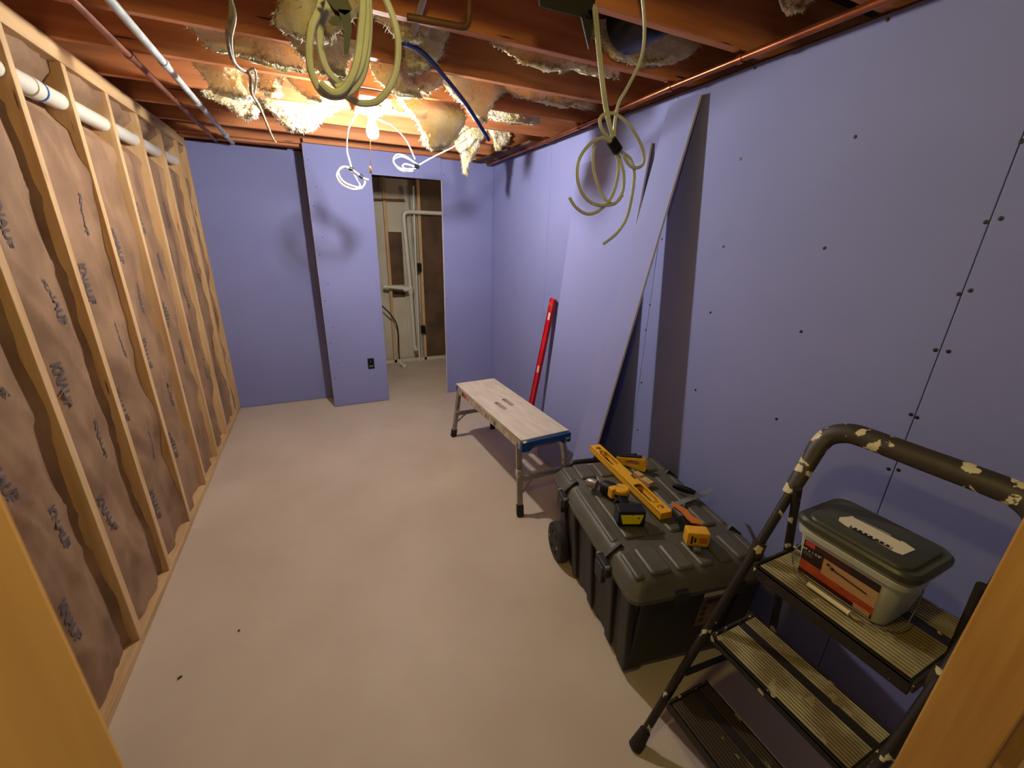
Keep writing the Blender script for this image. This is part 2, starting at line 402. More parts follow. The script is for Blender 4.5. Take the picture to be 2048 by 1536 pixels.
YP = 5.44
def wp(u, v, y=YP): return P(u, v, y=y)
pw = thing('drain_pipe', 'white drain pipe with elbow and tee on washroom wall', 'pipe', (1.95, YP, 0)); L_ = local((1.95, YP, 0))
def corner(a, b, c, r=.05, n=6):
    a, b, c = Vector(a), Vector(b), Vector(c); p = b+(a-b).normalized()*r; q = b+(c-b).normalized()*r
    return [a] + [p*(1-t)**2 + b*2*t*(1-t) + q*t*t for t in [i/n for i in range(n+1)]] + [c]
e0, e1, e2, e3 = wp(884,427), wp(806,423), wp(821,578), wp(829,692)
bm = NB(); tube(bm, [L_(p) for p in corner(e0, e1, e2, .07)], .024, 14); part('upper_run', bm, M['pvc'], pw, True)
bm = NB(); tube(bm, [L_(e2+Vector((0,0,.04))), L_(e2-Vector((0,0,.06)))], .032, 14); tube(bm, [L_(e2), L_(e2-Vector((.09,0,0)))], .032, 14); part('tee', bm, M['pvc'], pw, True)
bm = NB(); tube(bm, [L_(e2), L_(e3)], .024, 14); part('lower_run', bm, M['pvc'], pw, True)
bm = NB(); tube(bm, [L_(e2), L_(wp(766,573))], .02, 14); part('side_run', bm, M['pvc'], pw, True)
bm = NB(); tube(bm, [L_(e3), L_(e3+Vector((0,-.07,-.03)))], .026, 14); part('outlet_end', bm, M['pvc'], pw, True)
for lab, a, b, r, m, yy in (('thin white riser pipe beside the drain on washroom wall', (826,372), (838,690), .014, 'pvc', YP+.07),
                        ('thin grey riser pipe next to the washroom stud', (815,372), (845,690), .011, 'pvcgrey', YP+.11)):
    A, B = wp(*a, y=yy), wp(*b, y=yy)
    bm = NB(); tube(bm, [A, B, Vector((B.x,B.y,.0))], r, 10); single('riser_pipe', bm, M[m], lab, 'pipe', smooth=True)
q = wp(800,712, y=5.35); bm = NB(); tube(bm, [(q.x,q.y,.09), (q.x,q.y,.03), (q.x+.03,q.y-.1,.028)], .024, 14)
single('floor_pipe', bm, M['pvc'], 'white pipe stub bent out onto washroom floor', 'pipe', smooth=True)
bm = NB(); tube(bm, smooth_path([wp(763,611,5.4), wp(782,630,5.4), wp(795,655,5.42), wp(797,700,5.42), wp(800,722,5.36)]), .008)
single('black_cable', bm, M['black'], 'black cable hanging down past the washroom stud', 'cable', smooth=True)
for lab, uv in (('black outlet box high on the washroom stud', (838,535)), ('black outlet box low on the washroom stud', (846,659))):
    p = wp(*uv, y=5.50); t = thing('outlet_box', lab, 'outlet box', p)
    bm = NB(); box(bm, (0,0,0), (.055,.05,.11), bevel=.004); part('case', bm, M['black'], t)
    bm = NB(); box(bm, (0,-.026,0), (.04,.004,.09)); part('rim', bm, M['tape'], t)
bm = NB(); a = P(745,398,y=5.5); b = P(775,398,y=5.5); tube(bm, [a, b+Vector((.2,0,0))], .01); single('copper_stub', bm, M['oldcopper'], 'thin copper pipe crossing high on washroom wall', 'pipe', smooth=True)

# outlet box in the front panel
p = P(742,727,y=YF); t = thing('outlet_box', 'black outlet box set into the purple panel left of the doorway', 'outlet box', (p.x, YF, p.z-.05))
bm = plate_mesh(rrect(.031,.054,.006), [rrect(.024,.044,.004)], .006, Matrix.Translation((0,-.002,.05)) @ Matrix.Rotation(math.pi/2,4,'X')); part('rim', bm, M['black'], t)
bm = NB(); box(bm, (0,-.0005,.05), (.05,.003,.092)); part('back_plate', bm, M['tape'], t)
bm = NB(); lathe(bm, [(.012,0),(.012,.004),(.008,.005)], (0,-.002,.072), 16, Matrix.Rotation(math.pi/2,3,'X')); part('cable_clamp', bm, M['blue'], t)
bm = NB(); box(bm, (0,-.003,.024), (.034,.004,.012)); part('lower_tab', bm, M['steel'], t)

# ================================================================ PIPES AND CABLES OVERHEAD
lw = thing('waste_pipe', 'thick white plastic pipe running through the left wall studs', 'pipe', (-.045, 2.9, 2.112))
bm = NB(); tube(bm, [(0,-2.2,0), (0,1.38,.004)], .034, 20); part('tube', bm, M['pvc'], lw, True)
yr = P(88,190,x=-.02).y
bm = NB(); tube(bm, [(0,yr-2.9-.05,0), (0,yr-2.9+.004,0)], .0375, 20); part('coupling', bm, M['pvc'], lw, True)
bm = NB(); tube(bm, [(0,yr-2.9+.004,0), (0,yr-2.9+.016,0)], .0385, 20); part('glue_ring', bm, M['ringblue'], lw, True, 'blue glue ring')
cu = thing('copper_pipe', 'bright copper pipe running along the top of right wall', 'pipe', (2.42, 2.5, 2.296)); L_ = local((2.42,2.5,2.296))
bm = NB(); tube(bm, [L_(p) for p in ((2.385,.2,2.298),(2.392,1.7,2.298),(2.44,2.92,2.298),(2.45,4.15,2.298))], .013, 14); part('tube', bm, M['copper'], cu, True)
for y in (1.36,1.72,2.12,2.52,2.95):
    x = 2.392 + max(0,(y-1.7))*.039
    bm = NB(); tube(bm, [L_((x,y-.012,2.298)), L_((x,y+.012,2.298))], .0165, 14); bar(bm, L_((x-.03,y,2.316)), L_((x+.03,y,2.316)), .02, .003); part('strap', bm, M['copper'], cu, True)
for nm, lab, m, a, b, r in (('copper_pipe','dull copper pipe under the joists beside left wall','oldcopper',(.25,1.2,2.296),(.232,4.3,2.296),.013),
                            ('supply_pipe','pale grey plastic pipe under the joists beside copper pipe','pvcgrey',(.355,1.2,2.298),(.335,4.38,2.298),.0145)):
    t = thing(nm, lab, 'pipe', Vector(a)); A = Vector(a); B = Vector(b)
    bm = NB(); tube(bm, [(0,0,0), B-A], r, 14); part('tube', bm, M[m], t, True)
    for k in (.42,.62,.9):
        c = (B-A)*k; bm = NB(); tube(bm, [c-Vector((0,.022,0)), c+Vector((0,.022,0))], r*1.28, 14); part('coupling', bm, M[m], t, True)
bm = NB(); tube(bm, smooth_path([P(806,86,y=1.86), P(845,105,y=1.95), P(890,155,y=2.10), P(935,212,y=2.26), P(978,280,y=2.40)]), .0095, 10)
bt = single('blue_tube', bm, M['blue'], 'stiff blue tube curving down from the joists past the insulation', 'tube', smooth=True)
bm = NB(); tube(bm, smooth_path([P(457,-25,y=1.72), P(462,20,y=1.74), P(455,70,y=1.78), P(463,115,y=1.9), P(480,138,y=2.05), P(500,150,y=2.1), P(503,185,y=2.2), P(520,215,y=2.6), P(545,275,y=3.1), P(552,284,y=3.2)]), .006, 8)
single('old_cable', bm, M['oldcable'], 'old brown braided cable stapled across the joists', 'cable', smooth=True)
bm = NB(); tube(bm, smooth_path([P(455,-25,y=1.73), P(470,30,y=1.75), P(462,80,y=1.8), P(470,125,y=1.95), P(492,142,y=2.08), P(508,138,y=2.1), P(512,160,y=2.15), P(507,190,y=2.25)]), .0042, 8)
single('thin_cable', bm, M['cable'], 'thin pale cable twisted beside the old braided cable', 'cable', smooth=True)
bm = NB(); tube(bm, [P(855,-30,y=1.5)+(P(855,-30,y=1.5)-P(826,66,y=1.66)).normalized()*.12, P(826,66,y=1.66)], .011, 10); single('steel_rod', bm, M['steel'], 'short grey steel rod poking down between joists', 'rod', smooth=True)
bm = NB(); tube(bm, corner(P(815,34,y=1.337), P(936,56,y=1.337), P(940,-25,y=1.337), .02) + [P(940,-25,y=1.337)+Vector((0,0,.2))], .009, 10)
single('bent_pipe', bm, M['rust'], 'bent rusty pipe in front of the joists', 'pipe', smooth=True)

# black duct between joists
dc = P(1292,40,y=1.5); t = thing('black_duct', 'round black duct passing through insulation above the joists', 'duct', (dc.x, 1.495, 2.33))
bm = NB(); lathe(bm, [(.104,-.11),(.104,.03),(.097,.062),(.08,.088),(.05,.104),(.001,.11)], (0,0,.1), 32, Matrix.Rotation(math.pi/2,3,'X')); part('pipe', bm, M['gloss'], t, True)
bm = NB()
for poly in (((1075,-40),(1195,-40),(1186,40),(1080,12)), ((1160,20),(1190,20),(1184,62),(1178,98))):
    pts = [P(u,v,y=1.338) for u,v in poly]
    a = [bm.verts.new(p) for p in pts]; b = [bm.verts.new(p+Vector((0,.006,0))) for p in pts]
    bm.faces.new(a); bm.faces.new(b[::-1])
    for k in range(4): bm.faces.new((a[k],b[k],b[(k+1)%4],a[(k+1)%4]))
single('metal_bracket', bm, M['rubber'], 'dark pointed metal bracket nailed against the joist', 'bracket')

# ---------------------------------------------------------------- light fixture
fx = Vector((1.205, 2.70, 2.262)); lf = thing('light_fixture', 'white porcelain lampholder with a lit bare bulb and pull chain', 'light', fx)
bm = NB(); lathe(bm, [(.052,.033),(.055,.03),(.055,.018),(.045,.008),(.03,.0),(.0,0)][::-1]); part('base', bm, M['porcelain'], lf, True)
bm = NB(); lathe(bm, [(.0,-.026),(.021,-.026),(.023,-.02),(.022,.004)]); part('socket', bm, M['porcelain'], lf, True)
bm = NB(); lathe(bm, [(.001,-.128),(.012,-.1265),(.022,-.121),(.029,-.111),(.0325,-.098),(.0325,-.088),(.029,-.073),(.022,-.055),(.017,-.042),(.0155,-.028)], seg=32); part('bulb', bm, M['bulb'], lf, True, 'lit white bulb')
ch = P(741,343,y=2.665)-fx
bm = NB(); tube(bm, [(-.02,-.03,-.01), (-.018,-.034,-.12), ch+Vector((0,0,.02))], .0016, 6); part('pull_chain', bm, M['brass'], lf, True)
bm = NB(); lathe(bm, [(.002,.028),(.006,.022),(.0075,.0),(.005,-.01)], ch); part('pull_knob', bm, M['brass'], lf, True)

# white cables coiled beside the light
def coil(name, label, cat, loops, r, m, ties, tiem, group=None, tsize=.012):
    allp = [p for l in loops for p in l]
    base = Vector((sum(p.x for p in allp)/len(allp), sum(p.y for p in allp)/len(allp), min(p.z for p in allp)))
    t = thing(name, label, cat, base, group=group)
    for i, l in enumerate(loops):
        bm = NB(); tube(bm, smooth_path([p-base for p in l], 7), r, 8); part('cable_strand', bm, M[m], t, True)
    for a, b in ties:
        bm = NB(); tube(bm, [a-base, b-base], tsize, 10); part('tie', bm, M[tiem], t, True)
    return t
def px(y, l): return [P(u, v, y=y + (d[0] if d else 0)) for u, v, *d in l]
coil('white_cable_coil', 'white cable coil with dark ties hanging left of the lit bulb', 'cable', [
    [Vector((1.165,2.70,2.285))] + px(3.2, [(708,236,-.46),(696,262,-.3),(694,300,-.05),(702,335),(690,333),(678,340),(674,352),(684,368),(706,378),(725,376)]),
    px(3.22, [(702,335),(684,334),(677,345),(686,362),(706,372),(724,374),(730,362),(718,350),(706,341)]),
    px(3.24, [(703,341),(712,355),(720,370),(718,377),(700,374),(682,360),(675,345),(688,335),(703,337)]),
    px(3.2, [(706,340),(722,352),(729,357),(737,359)])], .0048, 'whitecable',
    [(P(698,336,y=3.18), P(707,340,y=3.18)), (P(719,350,y=3.18), P(726,356,y=3.18))], 'tape')
coil('white_cable_coil', 'white cable coil tied beside the lit bulb and running to the torn insulation', 'cable', [
    [Vector((1.245,2.70,2.285))] + px(3.2, [(754,236,-.46),(785,252,-.3),(812,280,-.1),(830,318)]),
    px(3.2, [(836,330),(812,313),(795,309),(787,318),(791,330),(806,339),(824,342),(834,333)]),
    px(3.22, [(834,328),(808,314),(792,316),(788,324),(798,338),(815,343),(833,336)]),
    px(3.18, [(832,334),(812,328),(805,333),(814,338),(831,337)]),
    px(3.2, [(836,331),(870,312),(905,295),(935,276,.05)])], .0048, 'whitecable', [(P(829,331,y=3.17), P(838,334,y=3.17))], 'tape', tsize=.014)

# big cable coil at the top
def loop2(cu_, cv, ru, rv, a0, a1, y, dy=0, n=14, rot=0):
    out = []
    for i in range(n+1):
        a = math.radians(a0+(a1-a0)*i/n); du, dv = ru*math.cos(a), rv*math.sin(a)
        out.append(P(cu_+du*math.cos(rot)-dv*math.sin(rot), cv+du*math.sin(rot)+dv*math.cos(rot), y=y+dy*math.sin(a)))
    return out
CY = 1.06
def anchor(l, y, z=2.43):                             # carry strand ends that leave the top of the photo on up to a joist face
    l = list(l)
    if l[0].z > 2.0 and l[0].z >= l[1].z: l.insert(0, Vector((l[0].x, (l[0].y+y)/2, (l[0].z+z)/2))); l.insert(0, Vector((l[1].x, y, z)))
    if l[-1].z > 2.0 and l[-1].z >= l[-2].z: l.append(Vector((l[-1].x, (l[-1].y+y)/2, (l[-1].z+z)/2))); l.append(Vector((l[-1].x, y, z)))
    return l
coil('cable_coil', 'large loose coil of cream cable hung with black tape from the joists', 'cable', [
    anchor(px(CY, [(645,-30),(622,60),(620,130),(640,180),(670,193),(705,180),(728,140),(738,60),(735,-30)]), .984),
    anchor(px(CY+.03, [(660,-30),(640,60),(650,130),(680,165),(710,160),(725,110),(728,40),(725,-30)]), .984),
    anchor(px(CY-.02, [(725,-30),(722,60),(712,130),(690,175),(665,185),(640,165)]), .984),
    anchor(px(CY+.05, [(660,155),(690,190),(725,207),(762,197),(790,150),(797,90),(788,40),(768,-10),(755,-40)]), .984),
    anchor(px(CY-.01, [(731,-30),(733,60),(722,130),(700,165),(672,176)]), .984)], .0072, 'cable',
    [(P(655,-20,y=CY-.03), P(690,40,y=CY-.03))], 'tape')
bm = NB()
for poly in ([(640,-15),(690,-15),(705,20),(690,30),(668,18)], [(676,18),(700,20),(704,60),(697,108),(688,110),(687,60)], [(655,42),(672,30),(683,36),(678,52),(664,52)]):
    a = [bm.verts.new(P(u,v,y=CY-.045)) for u,v in poly]; b = [bm.verts.new(P(u,v,y=CY-.041)) for u,v in poly]
    bm.faces.new(a); bm.faces.new(b[::-1])
    for k in range(len(poly)): bm.faces.new((a[k],b[k],b[(k+1)%len(poly)],a[(k+1)%len(poly)]))
tp = part('tape_tail', bm, M['tape'], [o for o in COL.objects if o.name == 'cable_coil'][0], label='loose black tape tail')
tp.location = -tp.parent.location

# right hanging cable
Y2 = 1.24
coil('cable_coil', 'hanging bundle of cream cable loops tied with black tape near right wall', 'cable', [
    anchor(px(Y2, [(1184,-25,.12),(1195,90,.06),(1205,180,.03),(1213,230),(1224,270),(1230,300)]), 1.338),
    anchor(px(Y2, [(1190,-25,.13),(1199,90,.07),(1209,180,.03),(1217,232),(1226,275)]), 1.338),
    anchor(px(Y2, [(1281,-25),(1289,50),(1283,115),(1255,175),(1238,205),(1230,245),(1228,285)]), 1.338),
    px(Y2, [(1229,285),(1206,262),(1200,240),(1208,229),(1230,228),(1258,250),(1282,290),(1288,320),(1280,334),(1262,333),(1246,310)]),
    px(Y2+.01, [(1225,292),(1212,275),(1196,280),(1186,305),(1190,350),(1207,395),(1228,408),(1245,390)]),
    px(Y2-.01, [(1228,288),(1205,276),(1180,288),(1158,320),(1155,360),(1170,395),(1195,410),(1225,409),(1240,398)]),
    px(Y2, [(1232,300),(1237,340),(1225,390),(1200,420),(1175,428),(1152,415),(1139,395)]),
    px(Y2+.02, [(1234,300),(1247,345),(1246,380),(1236,400)]),
    px(Y2+.01, [(1233,298),(1262,320),(1268,360),(1255,430),(1235,465),(1207,488)])], .0052, 'cable',
    [(P(1222,281,y=Y2-.005), P(1236,302,y=Y2-.005))], 'tape', tsize=.017)

# ================================================================ GLASS WOOL
def wool(stations, label, th=.06, sd=1.0, tuck=28, rag=.018):
    st = []
    (l0, r0, y0) = stations[0]
    st.append((Vector(P(l0[0]-4, l0[1]-tuck, y=y0)), Vector(P(r0[0]+2, r0[1]-tuck, y=y0))))
    for l, r, y in stations: st.append((Vector(P(*l, y=y)), Vector(P(*r, y=y))))
    zmax = JZ + .2
    st = [(Vector((a.x,a.y,min(a.z,zmax))), Vector((b.x,b.y,min(b.z,zmax)))) for a, b in st]
    L1 = smooth_path([s[0] for s in st], 9); R1 = smooth_path([s[1] for s in st], 9)
    nu = 34; rings = []; bm = NB(); n = len(L1); rnd = random.Random(int(sd*100)); spikes = []
    def nvec(q): return Vector((noise.noise(q), noise.noise(q+Vector((31,0,0))), noise.noise(q+Vector((0,47,0)))))
    for i, (a, b) in enumerate(zip(L1, R1)):
        ring = []
        for side in (0, 1):
            for k in range(nu+1):
                t = k/nu if side == 0 else 1-k/nu
                edge = math.sin(math.pi*min(max(t,0),1))**.35
                p = a.lerp(b, t); p.y += th*.5*edge*(-1 if side == 0 else 1)
                e2 = 1 if (t < .05 or t > .95 or i > n-4) else .22
                p += nvec(p*9+Vector((sd*11,sd*5,sd)))*.020 + nvec(p*24+Vector((sd,0,0)))*.007 + nvec(p*60)*(rag*e2*.6)
                if i > 6 and side == 0 and (t < .04 or t > .96 or i >= n-2 or rnd.random() < .05): spikes.append((p.copy(), t, i >= n-2))
                ring.append(bm.verts.new(p))
        rings.append(ring)
    mid = (L1[n//2]+R1[n//2])/2
    for p, t, low in spikes:
        for _ in range(2):
            d = (p-mid); d.y = -abs(rnd.uniform(0,.04)); d = d.normalized() + Vector((rnd.uniform(-.7,.7), rnd.uniform(-.6,.3), rnd.uniform(-1.0,.2)))
            d.normalize(); l = rnd.uniform(.006,.022); s_ = d.orthogonal().normalized()*rnd.uniform(.0015,.004)
            o_ = Vector((rnd.uniform(-.008,.008), rnd.uniform(-.004,.004), rnd.uniform(-.004,.008)))
            q = d.cross(s_).normalized()*.0015
            v = [bm.verts.new(p+o_-d*.006+s_), bm.verts.new(p+o_-d*.006-s_), bm.verts.new(p+o_-d*.006+q), bm.verts.new(p+o_+d*l)]
            for f in ((0,1,3),(1,2,3),(2,0,3),(0,2,1)): bm.faces.new([v[x] for x in f])
    N = len(rings[0])
    for a, b in zip(rings, rings[1:]):
        for k in range(N): bm.faces.new((a[k], a[(k+1)%N], b[(k+1)%N], b[k]))
    bm.faces.new(rings[0]); bm.faces.new(rings[-1][::-1])
    single('insulation_tuft', bm, M['glass_wool'], label, 'insulation', 'glass wool hanging between the joists', smooth=180)
WOOL = [
 ('broad torn flap of yellow glass wool hanging left of lit bulb', [((515,190),(700,214),3.06),((530,215),(668,226),3.06),((556,242),(640,246),3.05),((578,263),(618,262),3.04)]),
 ('curled yellow glass wool scrap beside old braided cable', [((508,138),(572,148),2.72),((507,165),(566,172),2.71),((530,186),(560,196),2.70)]),
 ('yellow glass wool strip above flap left of lit bulb', [((566,152),(690,172),2.74),((592,178),(665,192),2.73),((618,198),(648,206),2.72)]),
 ('long yellow glass wool batt sagging behind old braided cable', [((375,50),(660,95),2.32),((412,92),(650,128),2.31),((460,110),(640,150),2.30)]),
 ('torn yellow glass wool batt beside the pale grey pipe', [((372,118),(510,140),2.68),((415,155),(515,165),2.67),((430,188),(498,200),2.66)]),
 ('small yellow glass wool scrap low beside the pale grey pipe', [((405,188),(530,208),3.10),((452,214),(524,220),3.09),((492,238),(516,234),3.08)]),
 ('thick curled yellow glass wool roll hanging right of lit bulb', [((795,192),(920,210),2.66),((812,218),(930,240),2.62),((836,256),(918,268),2.60),((846,284),(900,290),2.62),((868,298),(888,297),2.63)]),
 ('bright yellow glass wool scrap touching the lampholder', [((712,174),(832,196),2.78),((738,204),(838,218),2.77),((765,224),(812,226),2.76)]),
 ('ragged yellow glass wool strand hanging to a thin point', [((918,252),(975,258),3.36),((906,275),(962,288),3.34),((914,300),(948,308),3.33),((922,325),(939,330),3.32),((930,347),(935,352),3.32)]),
 ('small yellow glass wool arch beside the hanging strand', [((905,250),(945,252),2.98),((890,272),(912,278),2.97),((878,294),(890,296),2.96)]),
 ('flat folded yellow glass wool sheet behind the blue tube', [((872,152),(1018,182),2.45),((900,188),(1002,196),2.45),((930,214),(986,224),2.44),((950,240),(968,245),2.44)]),
 ('layered yellow glass wool batt left of the blue tube', [((765,128),(892,152),2.32),((790,152),(885,168),2.31),((805,172),(858,180),2.30)]),
 ('lower yellow glass wool layer left of the blue tube', [((742,126),(815,140),2.26),((756,158),(836,178),2.25),((795,186),(838,191),2.24)]),
 ('yellow glass wool tuft around the grey steel rod', [((742,24),(872,54),1.88),((770,58),(862,66),1.87),((802,80),(842,84),1.86)]),
 ('yellow glass wool pad under the upper end of blue tube', [((806,96),(896,72),2.065),((802,120),(884,118),2.06),((812,136),(842,140),2.06)]),
 ('pale torn glass wool above the large cable coil', [((560,5),(720,15),1.668),((552,48),(690,50),1.665),((605,70),(660,78),1.66)]),
 ('ragged glass wool batt behind the large cable coil', [((585,82),(720,105),2.08),((605,112),(695,128),2.07),((640,148),(690,152),2.06)]),
 ('thin glass wool strip along joists left of hanging cable', [((985,92),(1240,155),1.90),((1010,106),(1180,148),1.90),((1035,124),(1120,142),1.89)]),
 ('thin glass wool strip low along the joists beside copper pipe', [((1005,172),(1190,215),2.36),((1020,188),(1180,218),2.36),((1035,196),(1150,214),2.36)]),
 ('pale glass wool fringe on the joist above corner', [((975,226),(1080,244),2.80),((985,234),(1072,247),2.80),((1000,239),(1060,249),2.80)]),
 ('small torn glass wool point above the back corner', [((975,262),(1018,272),3.36),((985,282),(1012,283),3.35),((992,300),(1000,298),3.35)]),
 ('yellow glass wool bedding under the black duct', [((1185,62),(1412,78),1.672),((1222,108),(1372,114),1.668),((1262,127),(1330,126),1.665)]),
 ('yellow glass wool tuft above the copper pipe', [((1560,-20),(1650,-22),1.16),((1574,10),(1620,4),1.16),((1582,28),(1592,27),1.15)]),
]
for i, (lab, st) in enumerate(WOOL): wool(st, lab, th=.075 if 'thick' in lab else (.04 if 'thin' in lab or 'small' in lab else .06), sd=i*1.7+1)

# ================================================================ LEANING BOARDS AND RED LEVEL
def leaning(name, TL, TR, BR, BL, t, m, edge, label, cat):
    TL, TR, BR, BL = map(Vector, (TL, TR, BR, BL)); n = (TR-TL).cross(BL-TL).normalized()
    if n.x > 0: n = -n
    base = (BL+BR)/2; th = thing(name, label, cat, base)
    bm = NB(); f = [bm.verts.new(p-base) for p in (TL,TR,BR,BL)]; bk = [bm.verts.new(p-base-n*t) for p in (TL,TR,BR,BL)]
    bm.faces.new(f); bm.faces.new(bk[::-1])
    for k in range(4): bm.faces.new((f[k], bk[k], bk[(k+1)%4], f[(k+1)%4]))
    part('face', bm, m, th)
    bm = NB(); bar(bm, TR-base-n*t*.5, BR-base-n*t*.5, .002, t*.96, up=tuple(n)); part('cut_edge', bm, edge, th)
    return th
leaning('drywall_offcut', (2.487,1.817,2.275), (2.487,1.628,2.264), (2.08,1.72,.004), (2.08,1.894,.004), .0127, M['drywall'], M['gypsum'], 'narrow purple drywall strip leaning tallest against right wall', 'drywall')
leaning('drywall_offcut', (2.499,2.606,2.105), (2.499,1.929,2.124), (2.28,1.898,.004), (2.28,2.572,.004), .0127, M['drywall'], M['gypsum'], 'wide purple drywall panel leaning behind the narrow strip', 'drywall')
rl = thing('spirit_level', 'long red spirit level leaning against right wall behind the work bench', 'level', (2.36, 2.945, 0))
A, B = Vector((2.36,2.945,.02)), Vector((2.487,2.815,1.20)); d0 = Vector((2.36,2.945,0))
up = Vector((1,0,0)); d = (B-A).normalized()
def rb(a, b, w, h, m, name):
    bm = NB(); bar(bm, a-d0, b-d0, w, h, up=(1,0,0), bevel=.002); return part(name, bm, M[m], rl)
rb(A, B, .058, .010, 'red', 'web'); s = d.cross(Vector((1,0,0))).normalized()
for k in (-1, 1): rb(A+s*.027*k, B+s*.027*k, .007, .026, 'red', 'flange')
for k in (.04,.96):
    c = A.lerp(B,k); rb(c-d*.012, c+d*.012, .062, .028, 'lred' if k > .5 else 'black', 'end_cap')
for k in (.12,.5,.88):
    c = A.lerp(B,k); rb(c-d*.03, c+d*.03, .034, .0125, 'whiteprint', 'vial')

# ================================================================ WORK BENCH
bn = thing('work_bench', 'folding aluminium work bench with pale deck and blue end caps', 'bench', (1.967, 2.53, 0), math.radians(3.2))
HL, HW, BT = .555, .172, .50
slots = [[(sx+x, sy+y) for x, y in rrect(.019, .074, .017, 4)] for sx, sy in ((-.045,-.02), (.035,.02))]
bm = plate_mesh([(-HW,-HL),(HW,-HL),(HW,HL),(-HW,HL)], slots, .014, Matrix.Translation((0,0,BT-.007))); part('deck', bm, M['deck'], bn)
for sx in (-1, 1):
    bm = NB(); box(bm, (sx*(HW-.008), 0, BT-.042), (.016, 2*HL-.02, .056), bevel=.003); r_ = part('side_rail', bm, M['paintedalu'], bn)
    if sx < 0:
        for y, m, l in ((.36,'lred',.05),(.40,'lblack',.03),(.24,'cream',.02),(-.05,'lred',.02),(-.12,'cream',.02),(-.19,'tagdark',.012)):
            bm = NB(); box(bm, (-HW-.0008, y, BT-.042), (.0016, l, .03)); part('sticker', bm, M[m], r_)
for sy in (-1, 1):
    bm = NB()
    prism(bm, [(-HW-.004,-.01),(-HW-.004,-.07),(-HW+.05,-.075),(-HW+.08,-.045),(HW-.08,-.045),(HW-.05,-.075),(HW+.004,-.07),(HW+.004,-.01)], .022,
          Matrix.Translation((0, sy*HL + (.011 if sy < 0 else -.011) - (.011 if sy > 0 else .011) , BT)) @ Matrix.Rotation(math.pi/2,4,'X'))
    part('end_cap', bm, M['bluecap'], bn, label='blue end cap spotted with paint')
    y0 = sy*(HL-.05); y1 = sy*(HL+.04)
    for sx in (-1, 1):
        a = Vector((sx*(HW-.012), y0, BT-.04)); b = Vector((sx*(HW+.012), y1, .04))
        bm = NB(); bar(bm, a, b, .034, .026, bevel=.003); lg = part('leg', bm, M['alu'], bn)
        bm = NB(); bar(bm, b+(a-b).normalized()*.035, b-(a-b).normalized()*.04, .042, .034, bevel=.004); part('rubber_foot', bm, M['rubber'], lg)
        m_ = a.lerp(b, .45); bm = NB(); box(bm, m_, (.04,.032,.05), bevel=.004); part('knuckle', bm, M['paintedalu'], lg)
    k = .55; A = Vector((-(HW), 0, 0)); ym = y0+(y1-y0)*k; zm = (BT-.04)+(.04-BT+.04)*k
    bm = NB(); bar(bm, (-HW, ym, zm), (HW, ym, zm), .022, .03, bevel=.002); part('crossbar', bm, M['alu'], bn)
    bm = NB(); bar(bm, (-HW, y0, BT-.08), (HW, y0, BT-.08), .02, .035, bevel=.002); part('crossbar', bm, M['alu'], bn)
    for sx in (-1, 1):
        k2 = .78; bm = NB(); bar(bm, (sx*.07, ym, zm), (sx*(HW+.004), y0+(y1-y0)*k2, (BT-.04)+(.08-BT)*k2), .016, .006); part('brace', bm, M['alu'], bn)

# ================================================================ TOOLBOX
TBX, TBY, TBR = 2.073, 1.165, math.radians(-10.5)
tb = thing('rolling_toolbox', 'large black rolling toolbox with ribbed grey lid and wheels', 'toolbox', (TBX, TBY, 0), TBR)
bm = NB(); loft(bm, [(.028,.235,.345,.03),(.04,.245,.355,.035),(.44,.272,.392,.035)]); part('body', bm, M['toolbox'], tb, 35)
for sx in (-1, 1):
    for y, w in ((-.355,.06), (-.235,.05), (-.04,.05), (.15,.05), (.30,.07)):
        bm = NB(); bar(bm, (sx*.242, y*.95, .03), (sx*.280, y*1.02, .44), w, .03, up=(sx,0,0), bevel=.008); part('body_rib', bm, M['toolbox'], tb)
for sy in (-1, 1):
    for x in (-.22, .22):
        bm = NB(); bar(bm, (x*.95, sy*.352, .03), (x, sy*.398, .44), .06, .025, up=(0,sy,0), bevel=.008); part('body_rib', bm, M['toolbox'], tb)
bm = NB(); loft(bm, [(.425,.285,.405,.04),(.43,.302,.422,.045),(.455,.308,.428,.045),(.462,.302,.422,.045),(.495,.285,.405,.05),(.512,.262,.382,.05),(.516,.24,.36,.05)])
ld = part('lid', bm, M['toollid'], tb, 30)
for y0, y1 in ((-.385,-.245), (-.195,.195), (.245,.385)):
    for x0, x1, z in ((-.272,-.232,.507), (-.215,-.125,.517), (-.108,-.03,.515), (-.012,.055,.515), (.075,.135,.515), (.152,.215,.517), (.232,.272,.507)):
        bm = NB(); loft(bm, [(z-.012,(x1-x0)/2,(y1-y0)/2,.012),(z+.006,(x1-x0)/2-.004,(y1-y0)/2-.004,.012),(z+.011,(x1-x0)/2-.011,(y1-y0)/2-.011,.008)], ((x0+x1)/2,(y0+y1)/2,0))
        part('lid_ridge', bm, M['toollid'], ld, 30)
for sx in (-1, 1):
    for y in (-.222, .222):
        bm = NB(); box(bm, (sx*.314, y, .44), (.03, .09, .05), bevel=.006); lt = part('latch', bm, M['toolbox'], tb)
        bm = NB(); box(bm, (sx*.325, y, .415), (.02, .06, .07), bevel=.005); part('latch_clip', bm, M['black'], lt)
        for q in (-.04, .04):
            bm = NB(); box(bm, (sx*.318, y+q, .462), (.018, .012, .014), bevel=.003); part('latch_pin', bm, M['steel'], lt)
        bm = NB(); bar(bm, (sx*.30, y, .466), (sx*.24, y, .518), .045, .012, up=(0,1,0)); part('hinge_strap', bm, M['toolbox'], lt)
for x in (-.11, .13):
    bm = NB(); box(bm, (x, -.425, .44), (.05, .025, .06), bevel=.005); part('front_clip', bm, M['toolbox'], tb)
